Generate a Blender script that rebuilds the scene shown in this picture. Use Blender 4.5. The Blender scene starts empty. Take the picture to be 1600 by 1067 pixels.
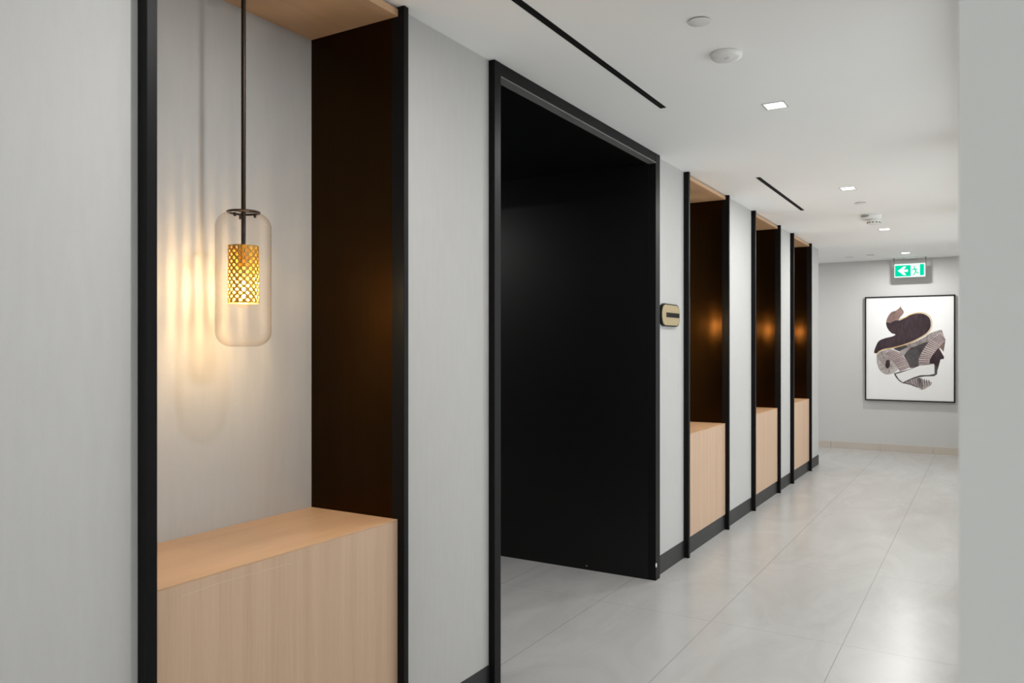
import bpy, bmesh, math, random
from mathutils import Vector, Matrix
random.seed(7)
# ---------------------------------------------------------------- camera, world, lights, exposure
S = 8.0/9.0                      # survey units -> metres (ceiling 2.40 m)
C = bpy.context.scene.collection
scn = bpy.context.scene
CAM_X, CAM_H, F_PX, VX, HY = 1.8246, 1.4796, 1234.72, 1543.38, 541.10
cam_d = bpy.data.cameras.new('camera'); cam = bpy.data.objects.new('camera', cam_d); C.objects.link(cam)
cam.location = (CAM_X*S, 0, CAM_H*S)
cam.rotation_euler = (math.pi/2, 0, math.atan((VX-800)/F_PX))
cam_d.sensor_width = 36; cam_d.sensor_fit = 'HORIZONTAL'
cam_d.lens = F_PX/1600*36
cam_d.shift_y = (HY-533.5)/1600
cam_d.clip_start = 0.02
cam_d.dof.use_dof = True; cam_d.dof.focus_distance = 4.5; cam_d.dof.aperture_fstop = 6.3
scn.camera = cam
scn.view_settings.view_transform = 'Standard'; scn.view_settings.look = 'None'
scn.view_settings.exposure = 0.2; scn.view_settings.gamma = 1.0
try: scn.view_settings.use_curve_mapping = False
except Exception: pass
w = bpy.data.worlds.new('sky'); scn.world = w; w.use_nodes = True
w.node_tree.nodes['Background'].inputs[0].default_value = (0.90, 0.96, 1.0, 1)
w.node_tree.nodes['Background'].inputs[1].default_value = 2.1
DOWN_W = 13.5        # watts of each corridor downlight
PEND_E = 2900.0       # emission of a pendant filament
LENS_E = 6.0

# ---------------------------------------------------------------- helpers
def thing(name, label, cat, loc, group=None):
    o = bpy.data.objects.new(name, None); C.objects.link(o)
    o.location = Vector(loc)*S; o.empty_display_size = 0.05
    o['label'] = label; o['category'] = cat
    if group: o['group'] = group
    bpy.context.view_layer.update()
    return o
def obj(name, bm, m, parent=None, smooth=None, label=None, kind=None, bevel=0):
    """bmesh in survey units, world space -> mesh object, origin at the parent's"""
    org = Vector((0,0,0))
    if parent:
        org = parent.matrix_world.translation.copy()
    bmesh.ops.scale(bm, vec=(S,S,S), verts=bm.verts)
    bmesh.ops.translate(bm, vec=-org, verts=bm.verts)
    bmesh.ops.recalc_face_normals(bm, faces=bm.faces)
    me = bpy.data.meshes.new(name); bm.to_mesh(me); bm.free()
    for mm in (m if isinstance(m, (list, tuple)) else [m]): me.materials.append(mm)
    if smooth:
        me.shade_smooth()
        try: me.set_sharp_from_angle(angle=math.radians(smooth))
        except Exception: pass
    o = bpy.data.objects.new(name, me); C.objects.link(o)
    if parent: o.parent = parent
    if bevel:
        b = o.modifiers.new('bevel', 'BEVEL'); b.width = bevel; b.segments = 2; b.limit_method = 'ANGLE'
    if label: o['label'] = label
    if kind: o['kind'] = kind
    bpy.context.view_layer.update()
    return o
def bx(bm, x0,x1,y0,y1,z0,z1, mi=0):
    r = bmesh.ops.create_cube(bm, size=1.0)
    bmesh.ops.scale(bm, vec=(x1-x0, y1-y0, z1-z0), verts=r['verts'])
    bmesh.ops.translate(bm, vec=((x0+x1)/2,(y0+y1)/2,(z0+z1)/2), verts=r['verts'])
    for v in r['verts']:
        for f in v.link_faces: f.material_index = mi
    return bm
def box(*a): return bx(bmesh.new(), *a)
def lathe(bm, cx, cy, prof, n=48, mi=0):
    """prof: list of (r, z); revolve about the vertical through cx, cy"""
    rings = []
    for r, z in prof:
        if r < 1e-6: rings.append([bm.verts.new((cx, cy, z))])
        else: rings.append([bm.verts.new((cx+r*math.cos(2*math.pi*k/n), cy+r*math.sin(2*math.pi*k/n), z)) for k in range(n)])
    for a, b in zip(rings, rings[1:]):
        for k in range(n):
            if len(a) == 1 and len(b) == 1: break
            if len(a) == 1: f = bm.faces.new((a[0], b[k], b[(k+1)%n]))
            elif len(b) == 1: f = bm.faces.new((a[k], b[0], a[(k+1)%n]))
            else: f = bm.faces.new((a[k], b[k], b[(k+1)%n], a[(k+1)%n]))
            f.material_index = mi
    return bm
def copy_tree(o, parent=None):
    c = o.copy(); C.objects.link(c); c.parent = parent
    for ch in list(o.children): copy_tree(ch, c)
    return c
def struct(name, bm, m, **k): return obj(name, bm, m, kind='structure', **k)

# ---------------------------------------------------------------- materials
def mat(name):
    m = bpy.data.materials.new(name); m.use_nodes = True
    nt = m.node_tree; nt.nodes.clear()
    out = nt.nodes.new('ShaderNodeOutputMaterial')
    p = nt.nodes.new('ShaderNodeBsdfPrincipled'); nt.links.new(p.outputs[0], out.inputs[0])
    return m, nt, p, out
def node(nt, t, **k):
    n = nt.nodes.new(t)
    for a, v in k.items(): setattr(n, a, v)
    return n
def simple(name, col, rough=.5, metal=0, spec=.5, noise=0, nscale=40, bump=0):
    m, nt, p, out = mat(name)
    p.inputs['Base Color'].default_value = (*col, 1); p.inputs['Roughness'].default_value = rough
    p.inputs['Metallic'].default_value = metal; p.inputs['Specular IOR Level'].default_value = spec
    if noise or bump:
        g = node(nt, 'ShaderNodeNewGeometry')
        n = node(nt, 'ShaderNodeTexNoise'); n.inputs['Scale'].default_value = nscale; n.inputs['Detail'].default_value = 4
        nt.links.new(g.outputs['Position'], n.inputs['Vector'])
        if noise:
            mr = node(nt, 'ShaderNodeMapRange'); mr.inputs['To Min'].default_value = 1-noise; mr.inputs['To Max'].default_value = 1+noise
            nt.links.new(n.outputs[0], mr.inputs[0])
            vm = node(nt, 'ShaderNodeVectorMath', operation='SCALE'); vm.inputs[0].default_value = col
            nt.links.new(mr.outputs[0], vm.inputs['Scale']); nt.links.new(vm.outputs[0], p.inputs['Base Color'])
        if bump:
            b = node(nt, 'ShaderNodeBump'); b.inputs['Strength'].default_value = bump; b.inputs['Distance'].default_value = .001
            nt.links.new(n.outputs[0], b.inputs['Height']); nt.links.new(b.outputs[0], p.inputs['Normal'])
    return m
def emis(name, col, e):
    m = bpy.data.materials.new(name); m.use_nodes = True; nt = m.node_tree; nt.nodes.clear()
    out = nt.nodes.new('ShaderNodeOutputMaterial'); em = nt.nodes.new('ShaderNodeEmission')
    em.inputs[0].default_value = (*col, 1); em.inputs[1].default_value = e
    nt.links.new(em.outputs[0], out.inputs[0]); return m
def grain(name, base, dark, scale, rough=.5, bump=.15, streak=60, spec=.3, metallic=0):
    """fine streaks running along the axis whose scale is small"""
    m, nt, p, out = mat(name)
    g = node(nt, 'ShaderNodeNewGeometry')
    mp = node(nt, 'ShaderNodeMapping'); mp.inputs['Scale'].default_value = scale
    nt.links.new(g.outputs['Position'], mp.inputs['Vector'])
    n1 = node(nt, 'ShaderNodeTexNoise'); n1.inputs['Scale'].default_value = streak; n1.inputs['Detail'].default_value = 6; n1.inputs['Roughness'].default_value = .65
    n2 = node(nt, 'ShaderNodeTexNoise'); n2.inputs['Scale'].default_value = streak/9; n2.inputs['Detail'].default_value = 2
    for n in (n1, n2): nt.links.new(mp.outputs[0], n.inputs['Vector'])
    ad = node(nt, 'ShaderNodeMath', operation='ADD'); nt.links.new(n1.outputs[0], ad.inputs[0]); nt.links.new(n2.outputs[0], ad.inputs[1])
    mr = node(nt, 'ShaderNodeMapRange'); mr.inputs['From Min'].default_value = .7; mr.inputs['From Max'].default_value = 1.3
    nt.links.new(ad.outputs[0], mr.inputs[0])
    mx = node(nt, 'ShaderNodeMix', data_type='RGBA'); mx.inputs[6].default_value = (*dark, 1); mx.inputs[7].default_value = (*base, 1)
    nt.links.new(mr.outputs[0], mx.inputs[0]); nt.links.new(mx.outputs[2], p.inputs['Base Color'])
    p.inputs['Roughness'].default_value = rough; p.inputs['Specular IOR Level'].default_value = spec; p.inputs['Metallic'].default_value = metallic
    if bump:
        b = node(nt, 'ShaderNodeBump'); b.inputs['Strength'].default_value = bump; b.inputs['Distance'].default_value = .0006
        nt.links.new(ad.outputs[0], b.inputs['Height']); nt.links.new(b.outputs[0], p.inputs['Normal'])
    return m
M = {}
M['paper'] = grain('woven_wallpaper', (.505,.502,.492), (.48,.476,.466), (6,6,1), rough=.75, bump=.12, streak=70, spec=.2)
M['paint'] = simple('white_ceiling_paint', (.93,.928,.922), .85, spec=.2, noise=.012, nscale=3)
M['wallpaint'] = simple('pale_wall_paint', (.60,.597,.583), .8, spec=.2, noise=.01, nscale=5)
M['oak_v'] = grain('oak_veneer_upright', (.60,.42,.295), (.51,.345,.235), (5,5,.12), rough=.45, streak=40)
M['oak_y'] = grain('oak_veneer_lengthwise', (.62,.40,.235), (.54,.33,.185), (9,.5,9), rough=.38, streak=22, spec=.4)  # same oak as the fronts, with the lamp's orange warmth mixed into its colour
M['black_panel'] = grain('black_lacquered_veneer', (.036,.0170,.0050), (.030,.0140,.0040), (3,3,.1), rough=.29, bump=.5, streak=30, metallic=1)
M['black_metal'] = simple('black_powder_coat', (.0045,.0045,.0048), .45, spec=.13)
M['black_base'] = simple('black_baseboard', (.014,.014,.0145), .5, spec=.5)
M['black_matte'] = simple('matte_black', (.006,.006,.006), .8, spec=.2)
M['brass'] = simple('perforated_brass', (.50,.29,.045), .42, metal=.6)
M['brass_plate'] = simple('brushed_champagne_brass', (.43,.335,.185), .45, metal=.5, noise=.05, nscale=60)
M['brown_metal'] = simple('dark_bronze', (.03,.018,.012), .35, metal=.6)
M['white_plastic'] = simple('white_plastic', (.80,.80,.785), .45, spec=.4)
M['grey_plastic'] = simple('grey_plastic', (.16,.16,.155), .5)
M['steel'] = simple('satin_steel', (.6,.6,.6), .35, metal=1)
M['trim_ring'] = simple('white_trim', (.72,.72,.70), .5)
M['lens'] = emis('downlight_lens', (1,.985,.95), LENS_E)
M['filament'] = emis('warm_filament', (1,.70,.36), PEND_E)
M['tile_base'] = simple('beige_tile_skirting', (.56,.50,.44), .4, noise=.06, nscale=4)
def thin_glass(name, tint, ior=1.45, rough=.0, mixmax=1.0):
    m = bpy.data.materials.new(name); m.use_nodes = True; nt = m.node_tree; nt.nodes.clear()
    out = nt.nodes.new('ShaderNodeOutputMaterial'); mx = nt.nodes.new('ShaderNodeMixShader')
    t = nt.nodes.new('ShaderNodeBsdfTransparent'); g = nt.nodes.new('ShaderNodeBsdfGlossy'); fr = nt.nodes.new('ShaderNodeFresnel')
    lw = nt.nodes.new('ShaderNodeLayerWeight'); lw.inputs[0].default_value = .10
    cm = nt.nodes.new('ShaderNodeMix'); cm.data_type = 'RGBA'
    cm.inputs[6].default_value = (.995,.985,.97,1); cm.inputs[7].default_value = (*tint,1)
    nt.links.new(lw.outputs['Facing'], cm.inputs[0]); nt.links.new(cm.outputs[2], t.inputs[0])
    ge = nt.nodes.new('ShaderNodeNewGeometry'); im = nt.nodes.new('ShaderNodeMapRange')      # a thin shell reflects alike from both sides
    im.inputs['To Min'].default_value = ior; im.inputs['To Max'].default_value = 1/ior
    nt.links.new(ge.outputs['Backfacing'], im.inputs[0]); nt.links.new(im.outputs[0], fr.inputs[0]); g.inputs['Roughness'].default_value = rough
    nt.links.new(fr.outputs[0], mx.inputs[0]); nt.links.new(t.outputs[0], mx.inputs[1]); nt.links.new(g.outputs[0], mx.inputs[2])
    nt.links.new(mx.outputs[0], out.inputs[0]); return m
M['glass'] = thin_glass('amber_tinted_thin_glass', (.70,.52,.36), 1.35)
M['clear'] = thin_glass('clear_acrylic', (.8,.9,.88), 1.4)
def floor_mat():
    m, nt, p, out = mat('pale_porcelain_tiles')
    g = node(nt, 'ShaderNodeNewGeometry'); sep = node(nt, 'ShaderNodeSeparateXYZ'); nt.links.new(g.outputs['Position'], sep.inputs[0])
    def line(axis, off, pitch, half):
        a = node(nt, 'ShaderNodeMath', operation='SUBTRACT'); nt.links.new(sep.outputs[axis], a.inputs[0]); a.inputs[1].default_value = off*S - half
        b = node(nt, 'ShaderNodeMath', operation='FLOORED_MODULO'); nt.links.new(a.outputs[0], b.inputs[0]); b.inputs[1].default_value = pitch*S
        c = node(nt, 'ShaderNodeMath', operation='LESS_THAN'); nt.links.new(b.outputs[0], c.inputs[0]); c.inputs[1].default_value = 2*half
        return c
    lx = line(0, .548, .659, .0011); ly = line(1, 4.2, 1.365, .0008)
    mxl = node(nt, 'ShaderNodeMath', operation='MAXIMUM'); nt.links.new(lx.outputs[0], mxl.inputs[0])
    lys = node(nt, 'ShaderNodeMath', operation='MULTIPLY'); nt.links.new(ly.outputs[0], lys.inputs[0]); lys.inputs[1].default_value = .85
    nt.links.new(lys.outputs[0], mxl.inputs[1])
    mp = node(nt, 'ShaderNodeMapping'); mp.inputs['Rotation'].default_value = (0,0,.9); mp.inputs['Scale'].default_value = (1.2,.45,1)
    nt.links.new(g.outputs['Position'], mp.inputs[0])
    n = node(nt, 'ShaderNodeTexNoise'); n.inputs['Scale'].default_value = 2.4; n.inputs['Detail'].default_value = 7; n.inputs['Roughness'].default_value = .6; n.inputs['Distortion'].default_value = 1.2
    nt.links.new(mp.outputs[0], n.inputs['Vector'])
    cr = node(nt, 'ShaderNodeValToRGB'); e = cr.color_ramp.elements
    e[0].position = .3; e[0].color = (.425,.415,.40,1); e[1].position = .7; e[1].color = (.50,.494,.482,1)
    nt.links.new(n.outputs[0], cr.inputs[0])
    # thin darker veins
    n2 = node(nt, 'ShaderNodeTexNoise'); n2.inputs['Scale'].default_value = 1.3; n2.inputs['Detail'].default_value = 5; n2.inputs['Distortion'].default_value = .8
    nt.links.new(mp.outputs[0], n2.inputs['Vector'])
    s1 = node(nt, 'ShaderNodeMath', operation='SUBTRACT'); nt.links.new(n2.outputs[0], s1.inputs[0]); s1.inputs[1].default_value = .5
    s2 = node(nt, 'ShaderNodeMath', operation='ABSOLUTE'); nt.links.new(s1.outputs[0], s2.inputs[0])
    s3 = node(nt, 'ShaderNodeMapRange'); s3.inputs['From Min'].default_value = 0; s3.inputs['From Max'].default_value = .006; s3.inputs['To Min'].default_value = .22; s3.inputs['To Max'].default_value = 0
    nt.links.new(s2.outputs[0], s3.inputs[0])
    v = node(nt, 'ShaderNodeMix', data_type='RGBA'); v.inputs[7].default_value = (.42,.40,.37,1)
    nt.links.new(s3.outputs[0], v.inputs[0]); nt.links.new(cr.outputs[0], v.inputs[6])
    fx = node(nt, 'ShaderNodeMix', data_type='RGBA'); fx.inputs[7].default_value = (.20,.19,.18,1)
    nt.links.new(mxl.outputs[0], fx.inputs[0]); nt.links.new(v.outputs[2], fx.inputs[6]); nt.links.new(fx.outputs[2], p.inputs['Base Color'])
    p.inputs['Roughness'].default_value = .27; p.inputs['Specular IOR Level'].default_value = .55
    return m
M['floor'] = floor_mat()

# ---------------------------------------------------------------- room shell (survey units: X across the corridor, Y along it)
H = 2.7
NW = .026                                  # width of a niche post's front face
NICHES = [(1.212, 2.247), (5.360, 6.385), (7.205, 8.235), (8.845, 9.880)]
OPEN = (2.838, 4.815)
WALL_END, END_Y, RW = 10.5, 12.30, 1.80
ND = .421                                  # niche depth
struct('floor', box(-3.6,4.2,-3.2,12.9,-.1,0), M['floor'])
bm = bmesh.new()
bx(bm, -3.6,4.2,-3.2,12.9,H,H+.12)
struct('ceiling', bm, M['paint'])
# left wall: solid stretches between the recesses, and the recess backs
bm = bmesh.new()
segs = [(-3.0, NICHES[0][0]), (NICHES[0][1], OPEN[0]), (OPEN[1], NICHES[1][0]), (NICHES[1][1], NICHES[2][0]), (NICHES[2][1], NICHES[3][0]), (NICHES[3][1], WALL_END)]
for a, b in segs: bx(bm, -.60, 0, a, b, 0, H)
for a, b in NICHES: bx(bm, -.60, -ND, a, b, 0, H)
struct('wall_left', bm, M['paper'])
struct('wall_end', box(-3.6,4.2,END_Y,END_Y+.2,0,H), M['wallpaint'])
# right wall with the opening the photograph is taken from, its vestibule and added unseen windows that brighten the corridor
ADDED_WIN = [(2.9,5.2),(5.4,7.9),(8.1,10.6)]  # openings out of view, added to let sky light onto ceiling and left wall
bm = bmesh.new(); ys = [.90]
for a, b in ADDED_WIN: bx(bm, RW,RW+.16,ys[-1],a,0,H); bx(bm, RW,RW+.16,a,b,0,.1); bx(bm, RW,RW+.16,a,b,2.6,H); ys.append(b)
bx(bm, RW,RW+.16,ys[-1],END_Y,0,H)
struct('wall_right', bm, M['wallpaint'])
for i, (a, b) in enumerate(ADDED_WIN):
    bm = bmesh.new(); m_ = (a+b)/2
    for q in ((a,a+.05,.10,2.6),(b-.05,b,.10,2.6),(m_-.025,m_+.025,.15,2.55),(a+.05,b-.05,.10,.15),(a+.05,b-.05,2.55,2.6)): bx(bm, RW+.05,RW+.11,*q)
    wf = struct('window_%d' % (i+2), bm, M['white_plastic'])
    obj('pane', box(RW+.075,RW+.083,a+.05,m_-.025,.15,2.55), M['clear'], wf); obj('pane', box(RW+.075,RW+.083,m_+.025,b-.05,.15,2.55), M['clear'], wf)
struct('wall_vestibule', box(RW+.16,4.2,.90,1.06,0,H), M['wallpaint'])
struct('wall_right_rear', box(RW,RW+.16,-3.0,-1.5,0,H), M['wallpaint'])
struct('wall_vestibule_rear', box(RW+.16,4.2,-1.66,-1.5,0,H), M['wallpaint'])
bm = bmesh.new(); bx(bm, -.6,.1,-3.2,-3.0,0,H); bx(bm, 1.7,RW+.16,-3.2,-3.0,0,H); bx(bm, .1,1.7,-3.2,-3.0,0,.1); bx(bm, .1,1.7,-3.2,-3.0,2.64,H)
struct('wall_rear', bm, M['wallpaint'])
bm = bmesh.new()
for q in ((.1,.15,.1,2.64),(1.65,1.7,.1,2.64),(.875,.925,.15,2.59),(.15,1.65,.1,.15),(.15,1.65,2.59,2.64)): bx(bm, q[0],q[1],-3.13,-3.07,q[2],q[3])
wf = struct('window_5', bm, M['white_plastic'])  # unseen rear glazing, added to brighten the near ceiling and walls
for a, b in ((.15,.875),(.925,1.65)): obj('pane', box(a,b,-3.105,-3.095,.15,2.59), M['clear'], wf)
bm = bmesh.new(); bx(bm, 4.0,4.2,-1.5,.9,0,.15); bx(bm, 4.0,4.2,-1.5,.9,2.64,H); bx(bm,4.0,4.2,-1.5,-1.3,.15,2.64); bx(bm,4.0,4.2,.7,.9,.15,2.64)
struct('wall_vestibule_outer', bm, M['wallpaint'])
wf = struct('window_1', (lambda b: (bx(b,4.06,4.12,-1.3,.7,.15,.2), bx(b,4.06,4.12,-1.3,.7,2.59,2.64), bx(b,4.06,4.12,-1.3,-1.25,.2,2.59), bx(b,4.06,4.12,.65,.7,.2,2.59), bx(b,4.06,4.12,-.325,-.275,.2,2.59), b)[-1])(bmesh.new()), M['white_plastic'])  # unseen glazing behind the camera, added as a large soft light source
obj('pane', (lambda b: (bx(b,4.085,4.095,-1.25,-.325,.2,2.59), bx(b,4.085,4.095,-.275,.65,.2,2.59), b)[-1])(bmesh.new()), M['clear'], wf)
# side corridor at the far left, and the lobby behind the wide opening
struct('wall_side_corridor', box(-3.6,-.60,WALL_END-.16,WALL_END,0,H), M['wallpaint'])
struct('wall_side_end', box(-3.8,-3.6,WALL_END,END_Y+.2,0,H), M['wallpaint'])
struct('wall_lobby_back', box(-3.4,-3.2,1.0,OPEN[1]+.1,0,H), M['wallpaint'])
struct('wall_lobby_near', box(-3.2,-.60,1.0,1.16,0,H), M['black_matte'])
# baseboards
bm = bmesh.new()
for a, b in segs: bx(bm, -.02, .004, a + (.0 if a < 0 else .0), b, 0, .121)
struct('baseboard_left', bm, M['black_base'])
struct('baseboard_end', (lambda b: ([bx(b, x0+.0012, x0+.656, END_Y-.014, END_Y, 0, .098) for x0 in [-2.115+.659*k for k in range(6)]], b)[-1])(bmesh.new()), M['tile_base'])

# ---------------------------------------------------------------- niches
PX = .037
side_txt = ['nearest alcove, holding the pendant lamp in full view', 'first alcove past the wide black opening', 'middle of the three alcoves past the black opening', 'farthest alcove, nearest to the framed artwork']
wood_txt = ['nearest alcove, under the glass pendant lamp', 'first alcove past the wide black opening', 'middle one of the three distant alcoves', 'farthest alcove from the camera']
SCUFF = [(1.3349, 0.8209), (1.3642, 0.8232), (1.4459, 0.8261), (1.5791, 0.8233), (1.7142, 0.8194)]
def niche(a, b, i):
    t = thing('alcove_surround', 'black floor-to-ceiling frame lining the ' + side_txt[i], 'alcove frame', (0,(a+b)/2,0), 'black frames of the lamp alcoves')
    obj('post', box(-.018,PX,a,a+NW+.004,0,H-.001), M['black_metal'], t, bevel=.0015)
    obj('post', box(-.018,PX,b-NW,b,0,H-.001), M['black_metal'], t, bevel=.0015)
    obj('side_panel', box(-ND,-.018,a,a+NW-.002,0,H-.001), M['black_panel'], t)
    obj('side_panel', box(-ND,-.018,b-NW+.002,b,0,H-.001), M['black_panel'], t)
    y0, y1 = a+NW+.005, b-NW-.001
    h = thing('alcove_header', 'pale oak panel closing the top of the ' + wood_txt[i].replace('under the', 'above the'), 'wood panel', (-.2,(a+b)/2,H-.036), 'oak headers of the alcoves')
    obj('soffit_board', box(-ND+.001,.004,y0,y1,H-.036,H-.012), M['oak_y'], h, bevel=.0005)
    obj('front_edging', box(.004,.010,y0,y1,H-.036,H-.009), M['oak_y'], h, bevel=.0005)
    bn = thing('alcove_bench', 'boxed oak bench with upright grain in the ' + wood_txt[i], 'bench', (-.2,(a+b)/2,0), 'oak benches in the alcoves')
    obj('front_panel', box(-.012,.008,y0,y1,.123,.8535), M['oak_v'], bn, bevel=.0006)
    obj('top_panel', box(-ND+.001,.0085,y0,y1,.8537,.8585), M['oak_y'], bn, bevel=.0004)
    obj('end_panel', box(-ND+.001,-.012,y0,y0+.018,.02,.8537), M['oak_v'], bn)
    obj('end_panel', box(-ND+.001,-.012,y1-.018,y1,.02,.8537), M['oak_v'], bn)
    if i == 0:                                          # faint pale scuff on the nearest front
        bm = bmesh.new(); pts = SCUFF
        for (ya, za), (yb, zb) in zip(pts, pts[1:]):
            v = [bm.verts.new((.0083, yy, zz)) for yy, zz in ((ya,za),(yb,zb),(yb,zb+.0012),(ya,za+.0012))]; bm.faces.new(v)
        obj('scuff_mark', bm, simple('pale_scuff', (.62,.50,.40), .6), bn, label='thin pale scuff')
    obj('kickplate', box(-.02,.0035,y0-.004,y1+.001,0,.1225), M['black_base'], bn, label='black kickplate')
for i, (a, b) in enumerate(NICHES): niche(a, b, i)

# ---------------------------------------------------------------- wide black opening
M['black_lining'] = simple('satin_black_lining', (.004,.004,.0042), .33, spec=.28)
t = thing('opening_surround', 'wide matt black surround and deep lining of the tall opening in the left wall', 'doorway surround', (0,(OPEN[0]+OPEN[1])/2,0))
OX = .030
obj('jamb', box(-.02,OX,OPEN[0],OPEN[0]+.05,0,H-.001), M['black_metal'], t, bevel=.0015)
obj('jamb', box(-.02,OX,OPEN[1]-.075,OPEN[1],0,H-.001), M['black_metal'], t, bevel=.0015)
obj('lintel', box(-.02,OX-.001,OPEN[0]+.05,OPEN[1]-.075,2.642,H-.001), M['black_metal'], t, bevel=.0015)
obj('lintel_bead', box(-.022,OX+.0015,OPEN[0]+.05,OPEN[1]-.075,2.636,2.642), M['grey_plastic'], t)
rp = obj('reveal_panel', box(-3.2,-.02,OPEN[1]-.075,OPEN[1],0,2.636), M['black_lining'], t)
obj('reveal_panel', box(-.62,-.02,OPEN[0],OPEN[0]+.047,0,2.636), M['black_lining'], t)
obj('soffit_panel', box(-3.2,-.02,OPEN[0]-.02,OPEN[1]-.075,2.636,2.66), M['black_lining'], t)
def stud(bm, c, ax, r, l, n=16):
    m = Matrix.Translation(c) @ (Matrix.Rotation(math.pi/2, 4, 'Y') if ax == 'X' else Matrix.Rotation(math.pi/2, 4, 'X'))
    bmesh.ops.create_cone(bm, cap_ends=True, segments=n, radius1=r, radius2=r*.8, depth=l, matrix=m); return bm
obj('screw_head', stud(bmesh.new(), (-.452,OPEN[1]-.0762,.026), 'Y', .005, .004), M['steel'], t)
pb = stud(bmesh.new(), (OX+.002,OPEN[1]-.071,.098), 'X', .0075, .006)
for v in pb.verts: v.co.z = .098+(v.co.z-.098)*2.0; 
for v in pb.verts: v.co.y = OPEN[1]-.071+(v.co.y-(OPEN[1]-.071))*.75
obj('plug', pb, M['white_plastic'], t, label='small white plug')
# lobby side of the ceiling beyond the dark soffit is plain; close the wall above the lining
# ---------------------------------------------------------------- pendant lamps
PXc = -.205
def perforated(bm, cx, cy, r, z0, z1, ncol, nrow, hr, seg=12):
    dh = (z1-z0-.006)/nrow; da = 2*math.pi/ncol
    def P(a, z): return bm.verts.new((cx+r*math.cos(a), cy+r*math.sin(a), z))
    for j in range(nrow):
        zc = z0+.003+dh*(j+.5); off = .5*da*(j % 2)
        for i in range(ncol):
            ac = i*da+off
            inner, outer = [], []
            for k in range(seg):
                th = 2*math.pi*(k+.5)/seg; c, s = math.cos(th), math.sin(th)
                inner.append(P(ac+hr*c/r, zc+hr*s))
                hw, hh = da/2, dh/2
                tt = min(hw/abs(c) if abs(c) > 1e-6 else 1e9, (hh/abs(s)) * 1 if abs(s) > 1e-6 else 1e9) if False else None
                # ray to the cell's edge, measured in arc length
                A, B = r*da/2, dh/2
                q = min(A/max(abs(c),1e-6), B/max(abs(s),1e-6))
                outer.append(P(ac+q*c/r, zc+q*s))
            # corners of the cell are kept by adding triangles
            for k in range(seg):
                k2 = (k+1) % seg
                bm.faces.new((inner[k], outer[k], outer[k2], inner[k2]))
                o1, o2 = outer[k], outer[k2]
                th1, th2 = 2*math.pi*(k+.5)/seg, 2*math.pi*(k+1.5)/seg
                def side(th):
                    c, s = abs(math.cos(th)), abs(math.sin(th)); return (r*da/2)/max(c,1e-6) < (dh/2)/max(s,1e-6)
                if side(th1) != side(th2):
                    mth = (th1+th2)/2
                    cv = P(ac+math.copysign(da/2, math.cos(mth)), zc+math.copysign(dh/2, math.sin(mth)))
                    bm.faces.new((o1, cv, o2))
    n = ncol*4
    for (a, b) in ((z0, z0+.003), (z1-.003, z1)):
        ra = [P(2*math.pi*k/n, a) for k in range(n)]; rb = [P(2*math.pi*k/n, b) for k in range(n)]
        for k in range(n): bm.faces.new((ra[k], ra[(k+1)%n], rb[(k+1)%n], rb[k]))
    return bm
LAMP_Y0 = 1.714
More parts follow.
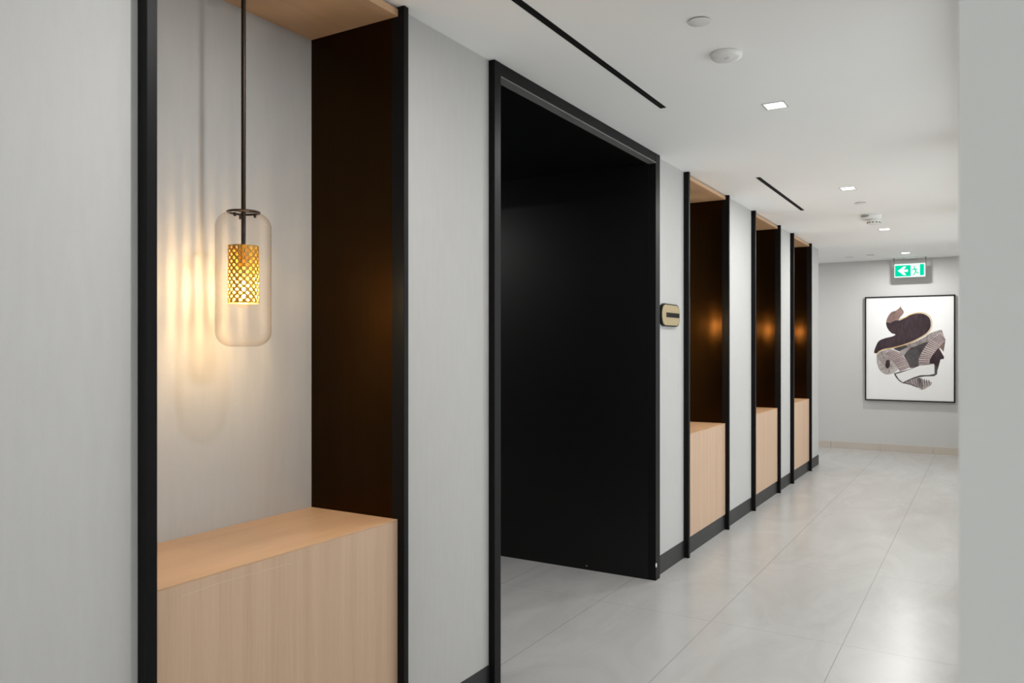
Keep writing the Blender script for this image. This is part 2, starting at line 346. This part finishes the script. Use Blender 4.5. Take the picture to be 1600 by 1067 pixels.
def pendant(label):
    x, y = PXc, LAMP_Y0
    t = thing('pendant_lamp', label, 'pendant lamp', (x,y,H-.036), 'glass pendants hanging in the alcoves')
    obj('ceiling_canopy', lathe(bmesh.new(), x, y, [(0,2.664),(.055,2.664),(.057,2.66),(.057,2.646),(.053,2.642),(0,2.642)]), M['brown_metal'], t, smooth=40)
    obj('rod', lathe(bmesh.new(), x, y, [(0,2.642),(.0072,2.642),(.0072,1.905),(.0072,1.80),(0,1.80)], 20), M['brown_metal'], t, smooth=40)
    g = bmesh.new(); R, z0, z1, cr = .0855, 1.479, 1.905, .048
    prof = [(0,z0),(R-cr,z0)]
    prof += [(R-cr+cr*math.sin(a*math.pi/20), z0+cr-cr*math.cos(a*math.pi/20)) for a in range(1,11)]
    prof += [(R, z0+cr+(z1-z0-2*cr)*k/6) for k in range(1,7)]
    prof += [(R-cr+cr*math.cos(a*math.pi/20), z1-cr+cr*math.sin(a*math.pi/20)) for a in range(1,11)]
    lathe(g, x, y, prof, 64)
    gs = obj('glass_shade', g, M['glass'], t, smooth=60, label='clear capsule-shaped glass shade')
    cp = obj('cap_ring', lathe(bmesh.new(), x, y, [(.043,1.909),(.050,1.909),(.052,1.9075),(.052,1.9045),(.050,1.903),(.043,1.903),(.043,1.909)], 48), M['brown_metal'], t, smooth=40)
    for q in range(3):
        bm = bmesh.new(); bmesh.ops.create_cube(bm, size=1.0, matrix=Matrix.Translation((x,y,1.906)) @ Matrix.Rotation(q*2*math.pi/3+.6,4,'Z') @ Matrix.Translation((.0255,0,0)) @ Matrix.Diagonal((.037,.005,.003,1)))
        obj('cap_arm', bm, M['brown_metal'], cp)
    for q in (.6,2.7,4.8):
        obj('clip', box(x+.036*math.cos(q)-.003, x+.036*math.cos(q)+.003, y+.036*math.sin(q)-.003, y+.036*math.sin(q)+.003, 1.889, 1.901), M['brown_metal'], cp)
    sh = obj('perforated_shade', perforated(bmesh.new(), x, y, .0470, 1.6165, 1.799, 14, 16, .0049), M['brass'], t, smooth=50, label='perforated brass cylinder')
    sh['solid'] = 1; m = sh.modifiers.new('thickness','SOLIDIFY'); m.thickness = .0010; m.offset = -1
    del sh['solid']
    bm = lathe(bmesh.new(), x, y, [(.0072,1.7985),(.019,1.7985),(.019,1.7955),(.0072,1.7955)], 32)
    for q in range(3):                                  # three-armed spider holding the open-topped cylinder
        mt = Matrix.Translation((x,y,1.797)) @ Matrix.Rotation(q*2*math.pi/3+.4,4,'Z') @ Matrix.Translation((.032,0,0)) @ Matrix.Diagonal((.029,.005,.002,1))
        bmesh.ops.create_cube(bm, size=1.0, matrix=mt)
    obj('shade_carrier', bm, M['brass'], t)
    obj('socket', lathe(bmesh.new(), x, y, [(0,1.7955),(.0165,1.7955),(.017,1.792),(.017,1.745),(.014,1.731),(0,1.731)], 28), M['brass'], t, smooth=40)
    bp = [(.013,1.730),(.014,1.718),(.020,1.700),(.029,1.678),(.0335,1.655),(.0325,1.635),(.026,1.617),(.015,1.606),(0,1.602)]
    bl = obj('bulb', lathe(bmesh.new(), x, y, bp, 32), M['glass'], t, smooth=60)
    f = lathe(bmesh.new(), x, y, [(0,1.686),(.0025,1.684),(.0035,1.674),(.0036,1.655),(.0035,1.640),(.0025,1.629),(0,1.627)], 14)
    obj('filament', f, M['filament'], bl, smooth=60, label='glowing filament')
    return t
lab = ['clear glass pendant with glowing perforated brass cylinder hanging in the nearest alcove',
       'glass pendant hidden in the first alcove past the black opening, its glow on the panel',
       'glass pendant hidden in the middle of the three distant alcoves, its glow on the panel',
       'glass pendant hidden in the farthest alcove, its glow on the black side panel']
p0 = pendant(lab[0])
yo0 = LAMP_Y0 - sum(NICHES[0])/2
for i in (1,2,3):
    c = copy_tree(p0); c['label'] = lab[i]
    c.location = (PXc*S, (sum(NICHES[i])/2 + yo0)*S, (H-.036)*S)

# ---------------------------------------------------------------- wall plaque
t = thing('wall_plaque', 'pill-shaped brass room sign with a dark name bar beside the black opening', 'sign', (0,5.05,1.686))
def pill(bm, x0, x1, yc, zc, hw, hh, bulge, n=14):
    pts = []
    for s in (1,-1):
        for k in range(n+1):
            q = (k/n*2-1)*s
            pts.append((yc+s*(hw-bulge+bulge*math.sqrt(max(0,1-q*q))), zc+hh*q))
    # dedupe flat ends
    va = [bm.verts.new((x0,y,z)) for y,z in pts]; vb = [bm.verts.new((x1,y,z)) for y,z in pts]
    bm.faces.new(va); bm.faces.new(vb[::-1]); N = len(pts)
    for k in range(N): bm.faces.new((va[k], va[(k+1)%N], vb[(k+1)%N], vb[k]))
    return bm
obj('backplate', pill(bmesh.new(), .0,.018, 5.05,1.686,.178,.0745,.060), M['black_metal'], t)
obj('face_plate', pill(bmesh.new(), .018,.0205, 5.05,1.686,.168,.067,.056), M['brass_plate'], t)
bm = box(.0205,.0235,4.960,5.205,1.672,1.702)
nb = obj('name_bar', bm, M['black_matte'], t, label='dark name bar')
bm = bmesh.new()
for k in range(4):                                     # worn raised strokes on the bar, too small to read
    bx(bm, .0235,.0240, 4.966+k*.0035, 4.968+k*.0035, 1.676, 1.698)
obj('raised_marks', bm, M['brown_metal'], nb)

# ---------------------------------------------------------------- linear slot diffusers
for (y0, y1, lb) in ((2.30, 3.862, 'long black linear air slot in the ceiling opposite the wide opening'), (5.805, 7.415, 'long black linear air slot in the ceiling beside the distant alcoves')):
    t = thing('linear_air_diffuser', lb, 'air diffuser', (.402,(y0+y1)/2,H), 'black linear ceiling slots')
    x0, x1 = .387, .418
    bm = bmesh.new(); bx(bm,x0,x0+.003,y0,y1,H-.002,H-.0002); bx(bm,x1-.003,x1,y0,y1,H-.002,H-.0002); bx(bm,x0,x1,y0,y0+.003,H-.002,H-.0002); bx(bm,x0,x1,y1-.003,y1,H-.002,H-.0002)
    obj('flange', bm, M['black_metal'], t)
    obj('slot_back', box(x0+.003,x1-.003,y0+.003,y1-.003,H-.0008,H-.0002), M['black_matte'], t)
    obj('divider', box(.4015,.4035,y0+.003,y1-.003,H-.002,H-.0008), M['brown_metal'], t)

# ---------------------------------------------------------------- downlights
def downlight(x, y, lb):
    t = thing('downlight', lb, 'ceiling light', (x,y,H), 'square recessed corridor downlights')
    o, i = .058, .046
    bm = bmesh.new()
    for s in (1,-1):
        bx(bm, x-o,x+o, y+min(s*o,s*i), y+max(s*o,s*i), H-.003,H-.0002); bx(bm, x+min(s*o,s*i), x+max(s*o,s*i), y-i,y+i, H-.003,H-.0002)
    obj('trim', bm, M['trim_ring'], t, bevel=.0006)
    obj('lens', box(x-i,x+i,y-i,y+i,H-.0025,H-.0004), M['lens'], t, label='glowing square lens')
    ld = bpy.data.lights.new('downlight_beam', 'AREA'); ld.shape = 'SQUARE'; ld.size = .08; ld.energy = DOWN_W; ld.color = (1,.99,.975); ld.spread = math.radians(180)
    lo = bpy.data.objects.new('beam', ld); C.objects.link(lo); lo.parent = t; lo.location = (0,0,-.004*S)
    return t
DL = [(.903,4.115,'square downlight nearest the camera, beside the round ceiling disc'), (.900,6.562,'second square downlight along the corridor ceiling'),
      (.903,9.051,'third square downlight, just past the drum-shaped detector'), (.906,11.485,'farthest downlight, directly in front of the green exit sign')]
OFF = [(.903,-1.4,'square downlight behind the camera over the corridor'),(.903,1.66,'square downlight overhead out of view between camera and near wall'),  # lamp behind the camera is added, set to lift the near walls
       (-1.5,11.4,'square downlight around the corner in the side corridor')]
d0 = downlight(*DL[0])
for x, y, lb in DL[1:]+OFF:
    c = copy_tree(d0); c['label'] = lb; c.location = Vector((x,y,H))*S
for (x, y) in ((-2.9,2.2),):
    c = copy_tree(d0); c['label'] = 'square downlight in the lobby ceiling, hidden beyond the black opening'; c.location = Vector((x,y,H))*S

# ---------------------------------------------------------------- ceiling discs and detectors
def disc(name, lb, cat, x, y, r, t_, gap=True, group=None):
    t = thing(name, lb, cat, (x,y,H), group)
    if gap: obj('gap_ring', lathe(bmesh.new(), x, y, [(0,H-.0002),(r*.93,H-.0002),(r*.93,H-.004),(0,H-.004)], 40), M['grey_plastic'], t, smooth=40)
    obj('cover_plate', lathe(bmesh.new(), x, y, [(0,H-.004),(r,H-.004),(r,H-.0055-t_*.3),(r*.97,H-.004-t_),(0,H-.0045-t_)], 48), M['white_plastic'], t, smooth=40)
disc('sprinkler_cover', 'flat round white cover nearest the camera, beside the smoke detector', 'sprinkler cover', .898, 2.90, .042, .0035)
disc('sprinkler_cover', 'small round white cover just in front of the distant drum detector', 'sprinkler cover', .899, 7.29, .045, .0035)
disc('sprinkler_cover', 'faint white disc near the end wall, left of the exit sign', 'sprinkler cover', .480, 11.52, .050, .003)
disc('speaker_cover', 'barely visible white plate by the ceiling edge at far left corner', 'ceiling cover', .198, 11.66, .055, .0015, gap=False)
x, y = .891, 3.285
t = thing('smoke_detector', 'round domed white smoke detector on the ceiling near the first downlight', 'smoke detector', (x,y,H))
obj('base_plate', lathe(bmesh.new(), x, y, [(0,H-.0002),(.063,H-.0002),(.066,H-.004),(.066,H-.008),(0,H-.008)], 56), M['white_plastic'], t, smooth=35)
obj('dome', lathe(bmesh.new(), x, y, [(.064,H-.008),(.063,H-.013),(.055,H-.021),(.040,H-.026),(.022,H-.028),(0,H-.0285)], 56), M['white_plastic'], t, smooth=50)
obj('test_button', lathe(bmesh.new(), x+.012, y-.016, [(.013,H-.0275),(.0125,H-.031),(0,H-.0318)], 24), M['white_plastic'], t, smooth=40)
x, y = .895, 8.02
t = thing('heat_detector', 'stacked white detector with a smaller drum beneath, halfway along the ceiling', 'smoke detector', (x,y,H))
obj('base_plate', lathe(bmesh.new(), x, y, [(0,H-.0002),(.088,H-.0002),(.092,H-.006),(.090,H-.028),(.080,H-.042),(0,H-.042)], 48), M['white_plastic'], t, smooth=35)
obj('vent_ring', lathe(bmesh.new(), x+.022, y, [(0,H-.042),(.052,H-.042),(.052,H-.050),(0,H-.050)], 40), M['white_plastic'], t, smooth=35)
ch = obj('chamber', lathe(bmesh.new(), x+.022, y, [(0,H-.050),(.060,H-.050),(.061,H-.060),(.054,H-.082),(.040,H-.088),(0,H-.088)], 40), M['white_plastic'], t, smooth=35)
bm = bmesh.new()
for k in range(12):
    q = k*math.pi/6
    r = bmesh.ops.create_cube(bm, size=1.0, matrix=Matrix.Translation((x+.022+.055*math.cos(q), y+.055*math.sin(q), H-.073)) @ Matrix.Rotation(q,4,'Z') @ Matrix.Diagonal((.010,.016,.010,1)))
obj('vent_slots', bm, M['grey_plastic'], ch)
lx, ly = x-.055, y-.079
obj('status_window', box(lx-.02, lx+.045, y-.093, y-.07, H-.022, H-.014), M['grey_plastic'], t)

# ---------------------------------------------------------------- exit sign
EY = 12.10
t = thing('exit_sign', 'lit green and white exit sign with left arrow and running figure, hung from ceiling', 'exit sign', (.907,EY,H))
M['sign_green'] = emis('exit_green', (.0,.66,.36), 1.0)
M['sign_white'] = emis('exit_white', (.80,1,.93), 1.15)
x0, x1, z0, z1 = .718, 1.096, 2.430, 2.613
ex = obj('mounting_bar', box(.835,.995,EY-.02,EY+.03,H-.014,H-.0005), M['steel'], t, bevel=.001)
obj('hanger', box(x0-.012,x0-.002,EY-.004,EY+.022,z0+.01,H-.001), M['grey_plastic'], t)
obj('hanger', box(x1+.002,x1+.012,EY-.004,EY+.022,z0+.01,H-.001), M['grey_plastic'], t)
obj('light_box', box(x0-.001,x1+.001,EY+.001,EY+.02,z0-.001,z1+.001), M['white_plastic'], t, bevel=.001)
fc = obj('sign_face', box(x0,x1,EY-.002,EY+.001,z0,z1), M['sign_white'], t, label='glowing white sign face')
def poly(bm, pts, y, yb=None, mi=0):
    va = [bm.verts.new((px,y,pz)) for px,pz in pts]
    yb = y+.0012 if yb is None else yb
    vb = [bm.verts.new((px,yb,pz)) for px,pz in pts]
    f = [bm.faces.new(va), bm.faces.new(vb[::-1])]; N = len(pts)
    for k in range(N): f.append(bm.faces.new((va[k], va[(k+1)%N], vb[(k+1)%N], vb[k])))
    for g in f: g.material_index = mi
    return bm
def sx(u): return x0+(x1-x0)*u
def sz(v): return z1-(z1-z0)*v
def spoly(bm, uv, y): return poly(bm, [(sx(u),sz(v)) for u,v in uv], y)
bm = bmesh.new(); spoly(bm, [(.02,.10),(.535,.10),(.535,.93),(.02,.93)], EY-.0034)
obj('green_field', bm, M['sign_green'], fc)
bm = bmesh.new(); spoly(bm, [(.83,.06),(.965,.06),(.965,.90),(.83,.90)], EY-.0034)
obj('green_field', bm, M['sign_green'], fc)
bm = bmesh.new(); spoly(bm, [(.11,.50),(.30,.19),(.38,.19),(.38,.24),(.30,.42),(.44,.42),(.44,.60),(.30,.60),(.38,.80),(.38,.84),(.30,.84)], EY-.0048)
obj('arrow', bm, M['sign_white'], fc, label='white left-pointing arrow')
bm = bmesh.new()
cx, cy = sx(.645), sz(.22)
poly(bm, [(cx+.010*math.cos(k*math.pi/8), cy+.010*math.sin(k*math.pi/8)) for k in range(16)], EY-.0034)
for uv in ([(.62,.32),(.66,.29),(.72,.52),(.68,.58)], [(.64,.34),(.60,.44),(.565,.44),(.565,.49),(.61,.50),(.655,.40)], [(.66,.33),(.70,.42),(.75,.38),(.76,.43),(.70,.49),(.655,.40)],
           [(.68,.53),(.66,.68),(.60,.86),(.625,.89),(.69,.72),(.715,.57)], [(.69,.52),(.75,.66),(.80,.68),(.80,.74),(.735,.74),(.685,.60)]):
    spoly(bm, uv, EY-.0034)
obj('running_figure', bm, M['sign_green'], fc, label='green running figure')

# ---------------------------------------------------------------- framed artwork
ax0, ax1, az0, az1 = .324, 1.447, .714, 2.182
AY = END_Y-.052
t = thing('framed_artwork', 'large black-framed print of folded dark ribbon forms on the end wall', 'picture', ((ax0+ax1)/2,END_Y,az0))
bm = bmesh.new(); fw = .016
bx(bm,ax0,ax0+fw,AY,END_Y-.001,az0,az1); bx(bm,ax1-fw,ax1,AY,END_Y-.001,az0,az1); bx(bm,ax0+fw,ax1-fw,AY,END_Y-.001,az0,az0+fw); bx(bm,ax0+fw,ax1-fw,AY,END_Y-.001,az1-fw,az1)
obj('frame', bm, M['black_metal'], t)
M['art_paper'] = simple('print_paper', (.86,.86,.855), .6)
pr = obj('print_paper', box(ax0+fw,ax1-fw,AY+.012,AY+.02,az0+fw,az1-fw), M['art_paper'], t)
# ink shapes; coordinates measured inside the frame (0..1 across and down)
def uvp(px, py): return ((px-70)/(857-70), (py-(76-(px-70)/787*16))/(985-76+ (px-70)/787*36))
def ap(px, py):
    u, v = uvp(px, py); return (ax0+(ax1-ax0)*u, az1-(az1-az0)*v)
def cat(pts, n=6, closed=True):
    out = []; N = len(pts)
    for i in range(N if closed else N-1):
        if closed: p = [pts[(i+k-1) % N] for k in range(4)]
        else: p = [pts[max(0,min(N-1,i+k-1))] for k in range(4)]
        for s in range(n):
            q = s/n
            out.append(tuple(.5*((2*p[1][d])+(-p[0][d]+p[2][d])*q+(2*p[0][d]-5*p[1][d]+4*p[2][d]-p[3][d])*q*q+(-p[0][d]+3*p[1][d]-3*p[2][d]+p[3][d])*q**3) for d in (0,1)))
    if not closed: out.append(pts[-1])
    return out
def ink(name, c1, c2, sc=(8,8,60)):
    m = grain(name, c1, c2, sc, rough=.7, bump=0, streak=3, spec=.2); return m
M['ink_dark'] = ink('ink_dark_plum', (.070,.045,.054), (.020,.012,.015), (14,14,4))
M['ink_brown'] = ink('ink_soft_brown', (.30,.20,.175), (.10,.06,.052), (25,25,8))
M['ink_grey'] = ink('ink_charcoal', (.12,.108,.112), (.045,.039,.042), (12,12,12))
M['ink_wash'] = ink('ink_grey_wash', (.55,.50,.48), (.17,.14,.135), (18,18,8))
M['ink_pale'] = ink('ink_pale_pleat', (.62,.53,.51), (.40,.31,.30), (18,18,18))
M['ink_line'] = simple('ink_fine_line', (.055,.035,.038), .7)
M['ink_white'] = simple('ink_white_band', (.80,.79,.77), .6)
M['ink_gold'] = simple('ink_ochre_edge', (.62,.42,.17), .6)
layer = [0]
def shape(name, pts, m, smooth=True, n=5):
    layer[0] += 1; y = AY+.012-.00012*layer[0]
    bm = bmesh.new(); P = [ap(*p) for p in (cat(pts, n) if smooth else pts)]
    vs = [bm.verts.new((px, y, pz)) for px, pz in P]
    from mathutils.geometry import tessellate_polygon
    for tri in tessellate_polygon([[Vector((px, pz, 0)) for px, pz in P]]):
        try: bm.faces.new([vs[k] for k in tri])
        except ValueError: pass
    return obj(name, bm, m, pr)
def band(name, pts, wid, m, n=8):
    layer[0] += 1; y = AY+.012-.00012*layer[0]
    P = cat(pts, n, False); bm = bmesh.new(); L, R_ = [], []
    for i, p in enumerate(P):
        a = P[max(0,i-1)]; b = P[min(len(P)-1,i+1)]; dx, dy = b[0]-a[0], b[1]-a[1]; l = math.hypot(dx,dy) or 1
        L.append(bm.verts.new((lambda q: (q[0],y,q[1]))(ap(p[0]-dy/l*wid/2, p[1]+dx/l*wid/2))))
        R_.append(bm.verts.new((lambda q: (q[0],y,q[1]))(ap(p[0]+dy/l*wid/2, p[1]-dx/l*wid/2))))
    for i in range(len(P)-1): bm.faces.new((L[i],L[i+1],R_[i+1],R_[i]))
    return obj(name, bm, m, pr)
def strokes(name, segs, wid, m):
    layer[0] += 1; y = AY+.012-.00012*layer[0]; bm = bmesh.new()
    for (a, b) in segs:
        dx, dy = b[0]-a[0], b[1]-a[1]; l = math.hypot(dx,dy) or 1; ox, oy = -dy/l*wid/2, dx/l*wid/2
        vs = [bm.verts.new((lambda q: (q[0],y,q[1]))(ap(*p))) for p in ((a[0]+ox,a[1]+oy),(b[0]+ox*.5,b[1]+oy*.5),(b[0]-ox*.5,b[1]-oy*.5),(a[0]-ox,a[1]-oy))]
        bm.faces.new(vs)
    return obj(name, bm, m, pr)
def quadstrip_lines(inner, outer, k):
    a = cat(inner, 20, False); b = cat(outer, 20, False); out = []
    for i in range(k):
        q = (i+.5)/k; out.append((a[int(q*(len(a)-1))], b[int(q*(len(b)-1))]))
    return out
shape('ribbon_curl', [(263,290),(280,245),(310,210),(345,198),(372,180),(392,158),(396,172),(418,205),(412,228),(385,258),(370,285),(320,300),(275,312)], M['ink_brown'])
shape('ribbon_body', [(263,300),(300,305),(340,285),(380,282),(430,262),(470,240),(530,224),(590,228),(630,250),(650,285),(652,330),(640,365),(610,400),(560,432),(490,468),(400,500),(320,520),(240,535),(200,555),(176,572),(153,566),(165,520),(195,465),(250,440),(310,426),(345,408),(312,396),(288,372),(268,340)], M['ink_dark'], n=4)
strokes('ribbon_shading', [((300+i*26, 330-(i*4)), (282+i*30, 384-i*2)) for i in range(6)] + [((230+i*36, 462-i*9),(224+i*37, 520-i*11)) for i in range(11)], 3, M['ink_line'])
shape('dark_centre', [(330,530),(400,508),(480,490),(560,470),(620,440),(650,470),(600,560),(560,620),(550,680),(470,700),(450,650),(400,570),(350,545)], M['ink_grey'])
shape('grey_wash', [(440,500),(520,470),(600,430),(640,400),(700,378),(742,368),(745,395),(700,430),(640,470),(590,480),(520,510),(470,520)], M['ink_wash'])
shape('grey_wash', [(420,590),(445,560),(480,520),(470,510),(410,540),(380,560),(400,600)], M['ink_wash'])
shape('right_shadow', [(742,368),(776,455),(768,505),(760,560),(735,530),(715,520),(700,500),(720,450)], M['ink_brown'], False)
shape('right_shadow', [(712,510),(765,606),(760,622),(735,625),(715,700),(700,745),(680,735),(680,665),(640,665),(637,640),(660,590),(690,545)], M['ink_dark'], False)
inn, outp = [(546,672),(552,620),(575,560),(610,505),(650,460),(690,430),(735,400)], [(640,668),(645,625),(665,590),(700,545),(735,510),(765,470),(775,450)]
shape('pleated_fan', [(546,672),(550,620),(575,560),(610,505),(650,455),(690,425),(738,385),(762,420),(776,455),(765,475),(735,505),(700,545),(665,590),(645,625),(638,668)], M['ink_pale'], False)
strokes('pleat_lines', quadstrip_lines(inn, outp, 19), 7, M['ink_line'])
shape('left_coil', [(178,600),(205,562),(250,545),(300,535),(340,560),(370,620),(378,690),(345,735),(300,755),(250,755),(205,720),(182,670)], M['ink_wash'])
strokes('coil_lines', [((275+22*math.cos(a), 660+26*math.sin(a)),(275+(80 if i%2 else 60)*math.cos(a), 660+(88 if i%2 else 60)*math.sin(a))) for i, a in enumerate([.5+k*.27 for k in range(20)])], 5, M['ink_brown'])
shape('coil_heart', [(262,640),(280,630),(295,645),(292,690),(270,705),(255,680)], M['ink_dark'])
inn, outp = [(255,575),(285,600),(320,640),(350,680),(378,725)], [(318,540),(370,560),(415,600),(450,645),(470,695)]
shape('pleated_fan', [(250,575),(270,550),(318,540),(370,560),(415,600),(450,645),(472,695),(430,715),(385,733),(360,690),(330,650),(290,605)], M['ink_pale'], False)
strokes('pleat_lines', quadstrip_lines(inn, outp, 15), 6, M['ink_line'])
shape('band_edge', [(330,750),(345,745),(380,735),(470,712),(560,675),(640,668),(686,672),(708,700),(706,755),(680,772),(600,775),(540,785),(470,815),(415,838),(380,818),(350,785)], M['ink_grey'], False)
shape('white_band', [(346,755),(385,745),(470,716),(560,680),(640,672),(682,672),(684,752),(640,762),(560,765),(500,785),(450,808),(410,828),(375,800)], M['ink_white'], False)
shape('ribbon_tail', [(425,830),(480,805),(545,785),(570,790),(595,812),(640,818),(664,828),(655,850),(625,868),(600,885),(575,892),(540,868),(490,848)], M['ink_wash'], False)
strokes('tail_lines', [((455+i*20, 815-i*5+(i>5)*((i-5)*9)),(470+i*19, 842+i*6-(i>5)*((i-5)*10))) for i in range(10)], 8, M['ink_grey'])
strokes('tail_edge', [((425,832),(490,850)),((490,850),(545,872)),((545,790),(560,880)),((560,790),(580,888))], 9, M['ink_line'])
band('ochre_edge', [(372,276),(430,258),(470,236),(530,219),(595,222),(638,246),(658,285),(660,325),(648,365),(618,402),(560,438),(490,474),(400,505),(320,524),(240,538),(200,556),(180,580),(178,600)], 8, M['ink_gold'])
